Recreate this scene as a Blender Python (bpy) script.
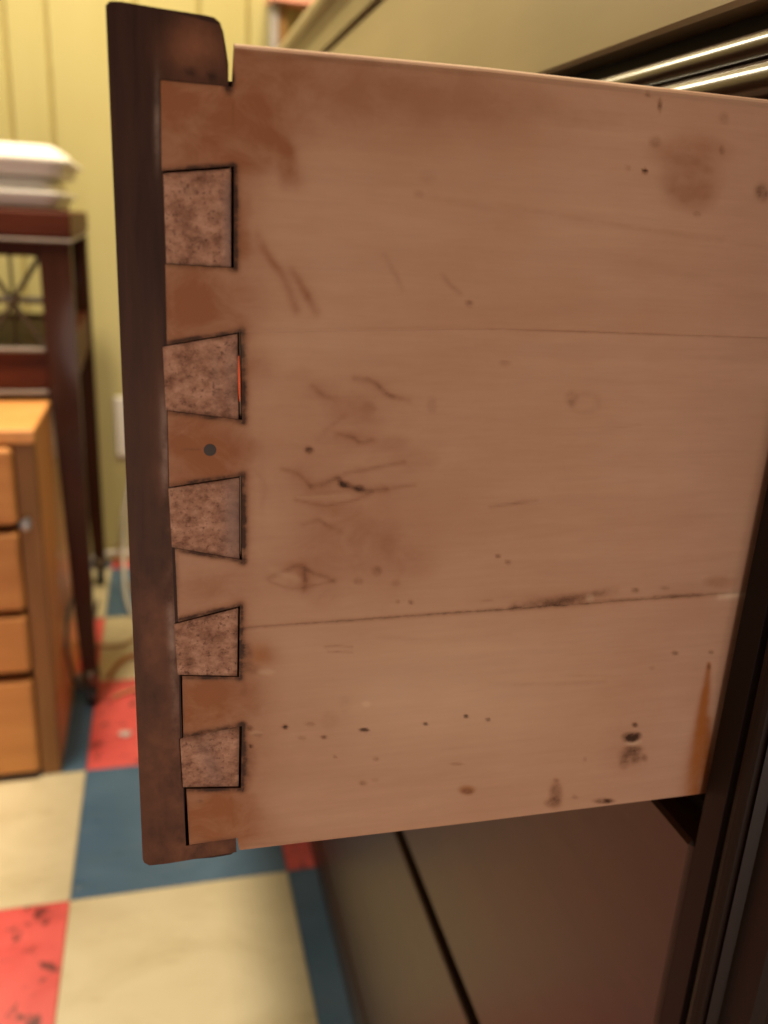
import bpy, math, random
import numpy as np
from mathutils import Vector, Matrix

for o in list(bpy.data.objects):
    bpy.data.objects.remove(o)
scene = bpy.context.scene
COL = scene.collection

# ------------------------------------------------------------------ camera
H = 0.685                                   # height of the lens above the floor
F = 855.0                                   # focal length in pixels of the 768x1024 frame
YAW, PIT, ROL = 0.26461, 0.32269, -0.05258
cy, sy, cp, sp, cr, sr = (math.cos(YAW), math.sin(YAW), math.cos(PIT), math.sin(PIT), math.cos(ROL), math.sin(ROL))
FWD = np.array([sy * cp, cy * cp, -sp])
_r = np.array([cy, -sy, 0.0])
_d = np.cross(FWD, _r)
RIGHT = cr * _r + sr * _d
DOWN = -sr * _r + cr * _d
CAM = np.array([0.0, 0.0, H])

cam_d = bpy.data.cameras.new('camera')
cam = bpy.data.objects.new('camera', cam_d)
COL.objects.link(cam)
m = Matrix.Identity(4)
for i in range(3):
    m[i][0], m[i][1], m[i][2], m[i][3] = RIGHT[i], -DOWN[i], -FWD[i], CAM[i]
cam.matrix_world = m
cam_d.sensor_fit = 'VERTICAL'
cam_d.sensor_height = 36.0
cam_d.lens = F / 1024 * 36.0
cam_d.clip_start = 0.01
cam_d.dof.use_dof = True
cam_d.dof.focus_distance = 0.205
cam_d.dof.aperture_fstop = cam_d.lens / 2.6
scene.camera = cam

def ray(x, y):
    return RIGHT * ((x - 384) / F) + DOWN * ((y - 512) / F) + FWD
def on(ax, v, x, y):
    """photo pixel -> point on the plane <axis ax> = v"""
    d = ray(x, y)
    return CAM + d * ((v - CAM[ax]) / d[ax])

# ------------------------------------------------------------------ world, lights, exposure
world = bpy.data.worlds.new('world'); scene.world = world
world.use_nodes = True
world.node_tree.nodes['Background'].inputs[0].default_value = (1.0, 0.84, 0.68, 1)
world.node_tree.nodes['Background'].inputs[1].default_value = 0.20
def area(name, loc, target, size, power, col):
    d = bpy.data.lights.new(name, 'AREA'); d.shape = 'DISK'; d.size = size; d.energy = power; d.color = col
    o = bpy.data.objects.new(name, d); COL.objects.link(o); o.location = loc
    o.rotation_euler = (Vector(target) - Vector(loc)).to_track_quat('-Z', 'Y').to_euler()
    return o
area('ceiling_lamp', (-0.30, 0.80, 2.35), (-0.25, 0.80, 0), 0.30, 46, (1.0, 0.84, 0.62))
area('wall_lamp', (-0.45, 1.62, 1.50), (0.1, 0.4, 0.75), 0.30, 6, (1.0, 0.87, 0.62))
area('ceiling_lamp_over_dresser', (0.38, 0.95, 2.35), (0.0, 1.0, 0), 0.30, 32, (1.0, 0.82, 0.56))
area('lamp_behind', (0.02, -0.95, 0.24), (-0.05, 0.4, 0.5), 0.5, 7.5, (1.0, 0.84, 0.72))  # added low fill behind the camera, standing in for floor bounce
scene.view_settings.view_transform = 'Standard'
scene.view_settings.look = 'None'
scene.view_settings.exposure = 0.0
scene.view_settings.gamma = 1.0
scene.view_settings.use_curve_mapping = False

# ------------------------------------------------------------------ helpers: objects
def tag(o, label=None, cat=None, group=None, kind=None):
    if label: o['label'] = label
    if cat: o['category'] = cat
    if group: o['group'] = group
    if kind: o['kind'] = kind
    return o
def empty(name, loc, rz=0):
    o = bpy.data.objects.new(name, None); COL.objects.link(o)
    o.empty_display_size = 0.05
    o.location = loc; o.rotation_euler = (0, 0, rz)
    return o
def link(name, me, mat, parent=None, smooth=False):
    o = bpy.data.objects.new(name, me); COL.objects.link(o)
    if mat and not me.materials: me.materials.append(mat)
    if parent:
        o.parent = parent
    if smooth:
        me.polygons.foreach_set('use_smooth', [True] * len(me.polygons))
    return o

class MB:
    def __init__(s): s.v = []; s.f = []
    def add(s, v, f):
        n = len(s.v); s.v += [tuple(map(float, p)) for p in v]; s.f += [tuple(i + n for i in q) for q in f]; return s
    def box(s, a, b, bev=0.0):
        (x0, y0, z0), (x1, y1, z1) = a, b
        if bev <= 0:
            v = [(x, y, z) for z in (z0, z1) for y in (y0, y1) for x in (x0, x1)]
            return s.add(v, [(0, 2, 3, 1), (4, 5, 7, 6), (0, 1, 5, 4), (2, 6, 7, 3), (0, 4, 6, 2), (1, 3, 7, 5)])
        c = [((x0 + x1) / 2, (x1 - x0) / 2), ((y0 + y1) / 2, (y1 - y0) / 2), ((z0 + z1) / 2, (z1 - z0) / 2)]
        idx = {}; v = []
        for sx in (-1, 1):
            for sy_ in (-1, 1):
                for sz in (-1, 1):
                    sg = (sx, sy_, sz)
                    for k in range(3):
                        p = [c[j][0] + sg[j] * (c[j][1] - (0 if j == k else bev)) for j in range(3)]
                        idx[(sg, k)] = len(v); v.append(p)
        f = []
        for k in range(3):
            a_, b_ = [j for j in range(3) if j != k]
            for sg in (-1, 1):
                q = []
                for u, w in ((-1, -1), (1, -1), (1, 1), (-1, 1)):
                    t = [0, 0, 0]; t[k] = sg; t[a_] = u; t[b_] = w; q.append(idx[(tuple(t), k)])
                if (sg > 0) != ((a_, b_) in ((0, 1), (1, 2))): q.reverse()
                f.append(q)
        for k in range(3):                       # edges along axis k
            a_, b_ = [j for j in range(3) if j != k]
            for u in (-1, 1):
                for w in (-1, 1):
                    q = []
                    for e, kk in ((-1, a_), (1, a_), (1, b_), (-1, b_)):
                        t = [0, 0, 0]; t[k] = e; t[a_] = u; t[b_] = w; q.append(idx[(tuple(t), kk)])
                    f.append(q)
        for sx in (-1, 1):
            for sy_ in (-1, 1):
                for sz in (-1, 1):
                    f.append([idx[((sx, sy_, sz), k)] for k in range(3)])
        return s.add(v, f)
    def prism(s, poly, ax, a, b, caps=True):
        """2D polygon extruded along axis ax from a to b (poly coords are the other two axes in order)"""
        n = len(poly); v = []
        for t in (a, b):
            for p, q in poly:
                v.append((t, p, q) if ax == 0 else (p, t, q) if ax == 1 else (p, q, t))
        f = [tuple(range(n)), tuple(range(2 * n - 1, n - 1, -1))] if caps else []
        f += [(i, i + n, (i + 1) % n + n, (i + 1) % n) for i in range(n)]
        return s.add(v, f)
    def tube(s, pts, r, seg=8, caps=True):
        pts = [np.array(p, float) for p in pts]; n = len(pts); v = []; f = []
        rr = r if hasattr(r, '__len__') else [r] * n
        up = np.array([0.137, 0.31, 0.94])
        for i, p in enumerate(pts):
            t = pts[min(i + 1, n - 1)] - pts[max(i - 1, 0)]; t /= np.linalg.norm(t) + 1e-12
            a = np.cross(t, up); a /= np.linalg.norm(a) + 1e-12; b = np.cross(t, a)
            for k in range(seg):
                g = 2 * math.pi * k / seg; v.append(p + rr[i] * (math.cos(g) * a + math.sin(g) * b))
        for i in range(n - 1):
            for k in range(seg):
                f.append((i * seg + k, i * seg + (k + 1) % seg, (i + 1) * seg + (k + 1) % seg, (i + 1) * seg + k))
        if caps: f += [tuple(range(seg))[::-1], tuple(range((n - 1) * seg, n * seg))]
        return s.add(v, f)
    def lathe(s, prof, c, seg=20, axis=2):
        v = []; f = []; n = len(prof)
        for r, h in prof:
            for k in range(seg):
                g = 2 * math.pi * k / seg; p = [r * math.cos(g), r * math.sin(g)]
                q = [p[0], p[1], h] if axis == 2 else [h, p[0], p[1]] if axis == 0 else [p[0], h, p[1]]
                v.append([q[j] + c[j] for j in range(3)])
        for i in range(n - 1):
            for k in range(seg):
                f.append((i * seg + k, i * seg + (k + 1) % seg, (i + 1) * seg + (k + 1) % seg, (i + 1) * seg + k))
        f += [tuple(range(seg)), tuple(range((n - 1) * seg, n * seg))]
        return s.add(v, f)
    def loft(s, rings):
        n = len(rings[0]); v = [p for r in rings for p in r]; f = []
        for i in range(len(rings) - 1):
            for k in range(n):
                f.append((i * n + k, i * n + (k + 1) % n, (i + 1) * n + (k + 1) % n, (i + 1) * n + k))
        f += [tuple(range(n))[::-1], tuple(range((len(rings) - 1) * n, len(rings) * n))]
        return s.add(v, f)
    def mesh(s, name):
        me = bpy.data.meshes.new(name); me.from_pydata(s.v, [], s.f)
        import bmesh
        bm = bmesh.new(); bm.from_mesh(me); bmesh.ops.recalc_face_normals(bm, faces=bm.faces[:]); bm.to_mesh(me); bm.free()
        me.update(); return me
    def build(s, name, mat, parent=None, smooth=False):
        return link(name, s.mesh(name), mat, parent, smooth)

def spline(pts, n=10):
    pts = [np.array(p, float) for p in pts]; out = []
    P = [2 * pts[0] - pts[1]] + pts + [2 * pts[-1] - pts[-2]]
    for i in range(1, len(P) - 2):
        for k in range(n):
            t = k / n; a, b, c, d = P[i - 1:i + 3]
            out.append(.5 * (2 * b + (c - a) * t + (2 * a - 5 * b + 4 * c - d) * t * t + (3 * b - a - 3 * c + d) * t ** 3))
    out.append(pts[-1]); return out

# ------------------------------------------------------------------ helpers: materials
class NT:
    def __init__(s, name, rough=0.5, spec=0.5, coat=0.0, coat_rough=0.1, metal=0.0):
        s.mat = bpy.data.materials.new(name); s.mat.use_nodes = True; s.t = s.mat.node_tree
        s.b = s.t.nodes['Principled BSDF']; s.b.inputs['Roughness'].default_value = rough
        s.b.inputs['Specular IOR Level'].default_value = spec
        s.b.inputs['Coat Weight'].default_value = coat; s.b.inputs['Coat Roughness'].default_value = coat_rough
        s.b.inputs['Metallic'].default_value = metal
        s.tc = s.t.nodes.new('ShaderNodeTexCoord'); s._oi = None
    def n(s, t, **k):
        x = s.t.nodes.new(t)
        for a, b in k.items(): setattr(x, a, b)
        return x
    def l(s, a, b): s.t.links.new(a, b)
    def coord(s, scale=(1, 1, 1), rnd=True, rot=(0, 0, 0)):
        mp = s.n('ShaderNodeMapping'); mp.inputs['Scale'].default_value = scale; mp.inputs['Rotation'].default_value = rot
        s.l(s.tc.outputs['Object'], mp.inputs['Vector'])
        if rnd:
            if not s._oi: s._oi = s.n('ShaderNodeObjectInfo')
            mu = s.n('ShaderNodeMath', operation='MULTIPLY'); mu.inputs[1].default_value = 40.0
            s.l(s._oi.outputs['Random'], mu.inputs[0]); s.l(mu.outputs[0], mp.inputs['Location'])
        return mp.outputs[0]
    def noise(s, co, scale=5, detail=4, rough=0.55, dist=0.0):
        x = s.n('ShaderNodeTexNoise'); x.inputs['Scale'].default_value = scale; x.inputs['Detail'].default_value = detail
        x.inputs['Roughness'].default_value = rough; x.inputs['Distortion'].default_value = dist
        s.l(co, x.inputs['Vector']); return x.outputs['Fac']
    def ramp(s, fac, stops, interp='LINEAR'):
        x = s.n('ShaderNodeValToRGB'); x.color_ramp.interpolation = interp
        e = x.color_ramp.elements
        while len(e) < len(stops): e.new(0.5)
        for q, (p, c) in zip(e, stops):
            q.position = p
            q.color = (*c, 1) if hasattr(c, '__len__') else (c, c, c, 1)
        s.l(fac, x.inputs[0]); return x.outputs[0]
    def mix(s, fac, a, b, mode='MIX'):
        x = s.n('ShaderNodeMix', data_type='RGBA', blend_type=mode)
        for sock, v in ((x.inputs[0], fac), (x.inputs[6], a), (x.inputs[7], b)):
            if isinstance(v, (int, float)): sock.default_value = v
            elif isinstance(v, tuple): sock.default_value = (*v, 1) if len(v) == 3 else v
            else: s.l(v, sock)
        return x.outputs[2]
    def math(s, op, a, b=0.0, clamp=False):
        x = s.n('ShaderNodeMath', operation=op); x.use_clamp = clamp
        for sock, v in ((x.inputs[0], a), (x.inputs[1], b)):
            if isinstance(v, (int, float)): sock.default_value = v
            else: s.l(v, sock)
        return x.outputs[0]
    def attr(s, name):
        x = s.n('ShaderNodeAttribute'); x.attribute_name = name; return x.outputs['Fac']
    def color(s, c):
        if isinstance(c, tuple): s.b.inputs['Base Color'].default_value = (*c, 1)
        else: s.l(c, s.b.inputs['Base Color'])
        return s
    def bump(s, h, strength=0.3, dist=0.001):
        x = s.n('ShaderNodeBump'); x.inputs['Strength'].default_value = strength; x.inputs['Distance'].default_value = dist
        s.l(h, x.inputs['Height']); s.l(x.outputs[0], s.b.inputs['Normal']); return s
    def rough(s, v): s.l(v, s.b.inputs['Roughness']); return s

def wood(name, c0, c1, grain=(6, 60, 60), rough=0.4, coat=0.0, coat_rough=0.15, spec=0.5, bump=0.08):
    t = NT(name, rough, spec, coat, coat_rough)
    g = t.noise(t.coord(grain), 1.0, 5, 0.6, 0.4)
    big = t.noise(t.coord((5, 5, 5)), 1.0, 2)
    c = t.ramp(g, [(0.3, c0), (0.72, c1)])
    c = t.mix(t.ramp(big, [(0.35, 0.0), (0.7, 0.45)]), c, tuple(x * 0.62 for x in c0))
    t.color(c).bump(g, bump, 0.001)
    return t.mat
def plain(name, c, rough=0.5, metal=0.0, spec=0.5, var=0.12, scale=30):
    t = NT(name, rough, spec, metal=metal)
    n = t.noise(t.coord((scale,) * 3), 1.0, 3)
    t.color(t.ramp(n, [(0.3, tuple(x * (1 - var) for x in c)), (0.7, tuple(min(1, x * (1 + var)) for x in c))]))
    return t.mat

M = {}
# --- sides of the drawer: pale secondary wood with painted-in wear, upper-edge shade and arris highlight
t = NT('drawer_side_wood', 0.6, 0.12)
g = t.noise(t.coord((14, 60, 210), rnd=True), 1.0, 6, 0.62, 0.3)
fine = t.noise(t.coord((90, 300, 900)), 1.0, 3, 0.6)
blot = t.noise(t.coord((28, 28, 45)), 1.0, 4, 0.6)
c = t.ramp(g, [(0.25, (0.365, 0.222, 0.148)), (0.5, (0.395, 0.243, 0.163)), (0.78, (0.425, 0.265, 0.178))])
c = t.mix(t.ramp(blot, [(0.35, 0.0), (0.72, 0.55)]), c, (0.34, 0.185, 0.112))
c = t.mix(t.ramp(fine, [(0.3, 0.10), (0.62, 0.0)]), c, (0.22, 0.12, 0.07))
mot = t.noise(t.coord((300, 300, 380)), 1.0, 5, 0.65)
mot2 = t.ramp(mot, [(0.34, 0.55), (0.62, 1.15)])
blot2 = t.noise(t.coord((95, 95, 120)), 1.0, 5, 0.65, 0.5)
rust_and_shade = t.math('MULTIPLY', t.attr('rust'), t.ramp(blot2, [(0.3, 0.7), (0.62, 1.25)]), True)
c = t.mix(rust_and_shade, c, (0.215, 0.084, 0.038))
c = t.mix(t.math('MULTIPLY', t.attr('amber'), t.ramp(blot2, [(0.3, 0.75), (0.6, 1.1)]), True), c, (0.26, 0.085, 0.016))
dirt_and_shade = t.math('MULTIPLY', t.attr('dirt'), mot2, True)
c = t.mix(t.math('MULTIPLY', dirt_and_shade, 1.35, True), c, t.ramp(dirt_and_shade, [(0.0, (0.20, 0.085, 0.036)), (0.35, (0.125, 0.052, 0.026)), (0.85, (0.040, 0.017, 0.010))]))
c = t.mix(t.attr('pale'), c, (0.78, 0.64, 0.45))  # also carries the highlight painted along the top arris
t.color(c)
t.bump(t.math('SUBTRACT', t.math('MULTIPLY', g, 0.35), t.math('MULTIPLY', dirt_and_shade, 0.8)), 0.35, 0.0004)
M['side'] = t.mat

# --- end grain of the dovetail pins
t = NT('pin_end_grain', 0.65, 0.1)
v = t.n('ShaderNodeTexVoronoi'); v.inputs['Scale'].default_value = 1.0
t.l(t.coord((700, 400, 520)), v.inputs['Vector'])
n1 = t.noise(t.coord((260, 200, 330)), 1.0, 5, 0.7)
n2 = t.noise(t.coord((900, 900, 900)), 1.0, 3, 0.7)
c = t.ramp(n1, [(0.3, (0.125, 0.056, 0.034)), (0.5, (0.28, 0.148, 0.10)), (0.72, (0.43, 0.255, 0.18))])
c = t.mix(t.ramp(n2, [(0.32, 0.75), (0.45, 0.0)]), c, (0.085, 0.036, 0.025))
c = t.mix(t.attr('glue'), c, (0.20, 0.13, 0.115))
c = t.mix(t.math('MULTIPLY', t.attr('dirt'), t.ramp(n1, [(0.3, 1.15), (0.7, 0.6)]), True), c, (0.055, 0.022, 0.013))
t.color(c).bump(n2, 0.5, 0.0006)
M['pin'] = t.mat

# --- end of the drawer front: dark stain, worn towards the joints
t = NT('drawer_front_end_wood', 0.55, 0.10)
g = t.noise(t.coord((300, 60, 28)), 1.0, 5, 0.65, 0.3)
n1 = t.noise(t.coord((55, 55, 40)), 1.0, 5, 0.65)
c = t.ramp(g, [(0.3, (0.022, 0.0098, 0.0070)), (0.7, (0.045, 0.0195, 0.0125))])
wear = t.math('MULTIPLY', t.attr('wear'), t.ramp(n1, [(0.32, 0.1), (0.62, 1.2)]), True)
c = t.mix(wear, c, (0.19, 0.078, 0.042))
c = t.mix(t.math('MULTIPLY', t.attr('glue'), t.ramp(n1, [(0.4, 0.0), (0.6, 1.0)]), True), c, (0.30, 0.23, 0.20))
t.color(c).bump(g, 0.2, 0.0005)
M['front'] = t.mat
M['gap'] = plain('dark_crevice_wood', (0.012, 0.007, 0.005), 0.9, spec=0.1)

# --- dresser
M['dresser'] = wood('dresser_front_veneer', (0.026, 0.0095, 0.0045), (0.048, 0.019, 0.009), (60, 5, 60), 0.46, 0.45, 0.38, 0.3, 0.02)
M['frieze'] = wood('dresser_light_veneer', (0.36, 0.255, 0.13), (0.43, 0.31, 0.16), (40, 4, 40), 0.42, 0.7, 0.3, 0.5, 0.03)  # veneer colour lightened to stand in for the reflected wall
M['dresser_post'] = wood('dresser_post_wood', (0.0075, 0.0045, 0.003), (0.014, 0.008, 0.0055), (80, 80, 6), 0.5, 0.05, 0.3, 0.12, 0.05)
M['dresser_rail'] = wood('dresser_rail_wood', (0.035, 0.018, 0.011), (0.07, 0.036, 0.021), (60, 6, 60), 0.3, 1.0, 0.16, 0.5, 0.05)
M['inner'] = wood('dresser_inner_wood', (0.11, 0.062, 0.037), (0.17, 0.10, 0.06), (6, 40, 60), 0.7, spec=0.2)
M['recess'] = wood('dresser_recess_wood', (0.018, 0.010, 0.006), (0.032, 0.018, 0.011), (60, 6, 60), 0.6, spec=0.3)

# --- room
t = NT('yellow_wall_paint', 0.42, 0.45)
n1 = t.noise(t.coord((3, 3, 2)), 1.0, 4)
n2 = t.noise(t.coord((60, 60, 5)), 1.0, 3)
c = t.ramp(n1, [(0.3, (0.475, 0.420, 0.175)), (0.7, (0.520, 0.462, 0.205))])
t.color(t.mix(t.ramp(n2, [(0.35, 0.12), (0.6, 0.0)]), c, (0.42, 0.35, 0.135))).bump(n2, 0.08, 0.001)
M['wall'] = t.mat
M['groove'] = plain('groove_shadow_paint', (0.50, 0.36, 0.10), 0.6)
def vinyl(name, a, b, speck, amount, streak):
    t = NT(name, 0.34, 0.45)
    n = t.noise(t.coord((9, 14, 9)), 1.0, 5, 0.6, 0.8)
    c = t.ramp(n, [(0.3, a), (0.7, b)])
    st = t.noise(t.coord((14, 60, 14), rot=(0, 0, 0.5)), 1.0, 4, 0.6, 1.2)
    c = t.mix(t.ramp(st, [(0.58, 0.0), (0.76, 0.45)]), c, streak)
    sp_ = t.noise(t.coord((45, 45, 45)), 1.0, 5, 0.7, 0.4)
    c = t.mix(t.ramp(sp_, [(0.62 - amount, 0.0), (0.68 - amount, 0.85)]), c, speck)
    t.color(c).bump(sp_, 0.05, 0.001)
    t.rough(t.ramp(n, [(0.3, 0.26), (0.7, 0.44)]))
    return t.mat
TILES = [vinyl('cream_vinyl', (0.60, 0.51, 0.31), (0.72, 0.63, 0.41), (0.28, 0.24, 0.15), -0.06, (0.42, 0.31, 0.14)),
         vinyl('blue_vinyl', (0.06, 0.125, 0.205), (0.095, 0.175, 0.265), (0.16, 0.19, 0.19), -0.05, (0.15, 0.19, 0.2)),
         vinyl('red_vinyl', (0.68, 0.085, 0.08), (0.85, 0.14, 0.125), (0.06, 0.02, 0.02), 0.055, (0.30, 0.03, 0.03))]
M['grout'] = plain('tile_joint', (0.16, 0.13, 0.09), 0.9)
# --- other furniture
M['table'] = wood('table_mahogany', (0.050, 0.014, 0.009), (0.120, 0.032, 0.018), (6, 60, 60), 0.5, 0.08, 0.1, 0.04, 0.03)
M['table_leg'] = wood('table_leg_mahogany', (0.038, 0.0125, 0.007), (0.070, 0.023, 0.012), (60, 60, 6), 0.5, 0.10, 0.08, 0.04, 0.03)
M['strip'] = plain('dull_metal_strip', (0.21, 0.165, 0.14), 0.5, 0.0, spec=0.2)
M['lattice'] = wood('lattice_wood', (0.045, 0.028, 0.012), (0.09, 0.055, 0.025), (60, 60, 20), 0.5)
M['brass'] = plain('tarnished_caster_metal', (0.13, 0.095, 0.06), 0.4, 0.6)
M['rubber'] = plain('caster_wheel_rubber', (0.02, 0.018, 0.017), 0.5)
M['oak'] = wood('cabinet_orange_wood', (0.80, 0.34, 0.095), (0.92, 0.45, 0.145), (50, 50, 5), 0.4, 0.25, 0.1, 0.25, 0.04)  # side and top coloured brighter to stand in for light falling there
M['oak_front'] = wood('cabinet_front_wood', (0.58, 0.25, 0.078), (0.72, 0.335, 0.11), (5, 50, 50), 0.5, 0.15, 0.1, 0.15, 0.04)
M['oak_dark'] = wood('cabinet_stile_wood', (0.25, 0.115, 0.04), (0.35, 0.17, 0.065), (50, 50, 5), 0.5, 0.15, 0.1, 0.15, 0.04)
M['steel'] = plain('grey_lock_metal', (0.35, 0.36, 0.38), 0.3, 0.8)
M['foam'] = plain('white_foam', (0.80, 0.77, 0.72), 0.55, var=0.03)
M['white_plastic'] = plain('white_plastic', (0.78, 0.74, 0.66), 0.35, var=0.04)
M['white_cord'] = plain('white_cord_plastic', (0.74, 0.70, 0.62), 0.45)
M['black_cord'] = plain('dark_cord_plastic', (0.05, 0.038, 0.032), 0.4)
M['tan_cord'] = plain('tan_cord_plastic', (0.42, 0.24, 0.10), 0.45)
M['rust_cord'] = plain('orange_brown_cord_plastic', (0.48, 0.15, 0.05), 0.45)
M['grey_plastic'] = plain('grey_adapter_plastic', (0.30, 0.32, 0.33), 0.4)
M['pink'] = plain('pink_painted_board', (0.78, 0.36, 0.26), 0.5)
M['grey_paint'] = plain('grey_painted_upright', (0.36, 0.33, 0.32), 0.45)
M['brown_strip'] = wood('brown_upright_wood', (0.22, 0.11, 0.03), (0.34, 0.18, 0.055), (60, 60, 6), 0.45)
M['nail'] = plain('dark_nail_metal', (0.055, 0.048, 0.048), 0.8, 0.0, spec=0.1)
M['red_wax'] = plain('red_orange_residue', (0.90, 0.15, 0.06), 0.3)  # saturated red-orange standing in for a glint
M['crumb'] = plain('pale_crumb', (0.62, 0.52, 0.46), 0.8)

rng = random.Random(7)
# ------------------------------------------------------------------ the room
YW = 1.73
TS = 0.2286
X0, Y0 = -0.1597 * H, 1.124 * H - TS          # corner of the cream tile in front of the drawer
fl = MB().box((-2.6, -1.6, -0.02), (0.75, YW + 0.02, -0.0032)).build('floor', M['grout'])
tag(fl, kind='structure')
tile_me = []
for k in range(3):
    me = MB().box((-TS / 2 + 0.0003, -TS / 2 + 0.0003, -0.0032), (TS / 2 - 0.0003, TS / 2 - 0.0003, 0), 0.0006).mesh('tile')
    me.materials.append(TILES[k]); tile_me.append(me)
for i in range(-10, 4):
    for j in range(-8, 6):
        x, y = X0 + (i + 0.5) * TS, Y0 + (j + 0.5) * TS
        if y + TS / 2 > YW - 0.002:
            h = YW - 0.001 - (y - TS / 2)
            if h < 0.01: continue
            b = MB().box((-TS / 2 + 0.0003, -TS / 2 + 0.0003, -0.0032), (TS / 2 - 0.0003, -TS / 2 + h, 0), 0.0006).mesh('tile')
            b.materials.append(TILES[(i + j) % 3])
        else:
            b = tile_me[(i + j) % 3]
        if x + TS / 2 > 0.75: continue
        o = bpy.data.objects.new('tile', b); COL.objects.link(o); o.location = (x, y, 0); o.parent = fl
wb = MB().box((-2.6, YW + 0.008, -0.02), (0.75, YW + 0.06, 2.45)).build('wall_back', M['groove'])
tag(wb, kind='structure')
edges = [-0.235, -0.168, -0.022, 0.086, 0.172, 0.262]
x = edges[-1]
while x < 0.72: x += rng.choice([0.075, 0.1, 0.13]); edges.append(min(x, 0.749))
x = edges[0]
while x > -2.5: x -= rng.choice([0.075, 0.1, 0.13, 0.13]); edges.insert(0, x)
for a, b in zip(edges, edges[1:]):
    if b - a < 0.02: continue
    MB().prism([(a + 0.0015, YW + 0.008), (a + 0.0015, YW + 0.004), (a + 0.005, YW), (b - 0.005, YW), (b - 0.0015, YW + 0.004), (b - 0.0015, YW + 0.008)], 2, 0.0, 2.45).build('board', M['wall'], wb)
wr = MB().box((0.70, -1.6, -0.02), (0.76, YW, 2.45)).build('wall_right', M['wall'])
tag(wr, kind='structure')

# ------------------------------------------------------------------ dresser
D = 0.1516                                   # plane of the dresser's front
YN, YI, YF = 0.147, 0.1815, 1.28             # near side, inner edge of near post, far end
XB = 0.66
dr = empty('dresser', (0.4, 0.7, 0))
tag(dr, 'glossy dark brown chest of drawers with reeded corner post and one drawer open', 'dresser')
def dpart(mb, name, mat, smooth=False):
    o = mb.build(name, mat, dr, smooth); o.matrix_parent_inverse = dr.matrix_basis.inverted(); return o
bpy.context.view_layer.update()
def reed(y0, s):
    # post profile (x, y): s=1 for the near post running towards -Y from its inner edge
    pts = [(D + 0.034, y0), (D + 0.0006, y0), (D, y0 - 0.0006 * s), (D, y0 - 0.0092 * s), (D + 0.0022, y0 - 0.0102 * s), (D + 0.0022, y0 - 0.0112 * s)]
    for k in range(9):
        a = math.pi * k / 8
        pts.append((D + 0.0022 - 0.0034 * math.sin(a), y0 - (0.0148 - 0.0036 * math.cos(a)) * s))
    pts += [(D + 0.0022, y0 - 0.0192 * s), (D, y0 - 0.0200 * s), (D + 0.003, y0 - 0.0212 * s), (D + 0.003, y0 - 0.0325 * s), (D + 0.006, y0 - 0.0345 * s), (D + 0.034, y0 - 0.0345 * s)]
    return pts
dpart(MB().prism(reed(YI, 1), 2, 0.0, 0.835), 'corner_post', M['dresser_post'])
dpart(MB().prism(reed(YF - 0.0345, -1), 2, 0.0, 0.835), 'corner_post', M['dresser_post'])
dpart(MB().box((D + 0.0345, YN + 0.001, 0.0), (XB, YN + 0.019, 0.835)), 'side_panel', M['dresser_post'])
dpart(MB().box((D + 0.0345, YF - 0.019, 0.0), (XB, YF - 0.001, 0.835)), 'side_panel', M['dresser_post'])
dpart(MB().box((XB - 0.012, YN + 0.02, 0.02), (XB - 0.002, YF - 0.02, 0.835)), 'back_panel', M['inner'])
YA, YB = YI + 0.0012, YF - 0.0345 - 0.0012
zc = H
# drawer fronts (closed)
def front(z0, z1, mat='dresser', name='closed_drawer_front'):
    return dpart(MB().box((D, YA, z0), (D + 0.02, YB, z1), 0.0014), name, M[mat])
front(0.046, 0.2745)
front(0.2895, zc - 1.143 * D)
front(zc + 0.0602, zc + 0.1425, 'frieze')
# plinth, rails, dust boards
dpart(MB().box((D - 0.0015, YA, 0.0), (D + 0.022, YB, 0.0455), 0.002), 'plinth', M['dresser'])
dpart(MB().box((D + 0.011, YA, 0.2748), (D + 0.05, YB, 0.2892)), 'drawer_rail', M['recess'])
dpart(MB().box((D + 0.0205, YA, 0.497), (XB - 0.013, YB, 0.505)), 'dust_board', M['inner'])
dpart(MB().box((D + 0.012, YI + 0.0002, 0.5056), (XB - 0.02, YI + 0.03, 0.516)), 'drawer_runner', M['recess'])
dpart(MB().box((D + 0.011, YA, zc + 0.0535), (D + 0.05, YB, zc + 0.060)), 'drawer_rail', M['recess'])
# beaded rail above the opening
prof = [(D + 0.045, zc + 0.0355), (D + 0.001, zc + 0.0355)]
for zcn, r, off in ((zc + 0.0403, 0.0046, 0.0005), (zc + 0.0487, 0.0036, 0.0)):
    for k in range(19):
        a = -math.pi / 2 + math.pi * k / 18
        prof.append((D - off + 0.001 - r * 0.95 * math.cos(a), zcn + r * math.sin(a)))
prof += [(D + 0.003, zc + 0.0532), (D + 0.045, zc + 0.0532)]
dpart(MB().prism(prof, 1, YI + 0.0002, YB, False), 'beaded_rail', M['dresser_rail'], True)
dpart(MB().box((D + 0.009, YA, zc + 0.143), (D + 0.05, YB, zc + 0.1475)), 'drawer_rail', M['recess'])
# top with its moulded edge
mo = [(XB, zc + 0.1478), (D + 0.004, zc + 0.1478), (D + 0.0005, zc + 0.149), (D + 0.0005, zc + 0.164), (D - 0.004, zc + 0.170)]
for k in range(7):
    a = -math.pi / 2 + math.pi * k / 6
    mo.append((D - 0.004 - 0.008 * math.cos(a), zc + 0.180 + 0.009 * math.sin(a)))
mo += [(XB, zc + 0.189)]
dpart(MB().prism(mo, 1, YN - 0.012, YF + 0.012), 'dresser_top', M['frieze'])

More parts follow.
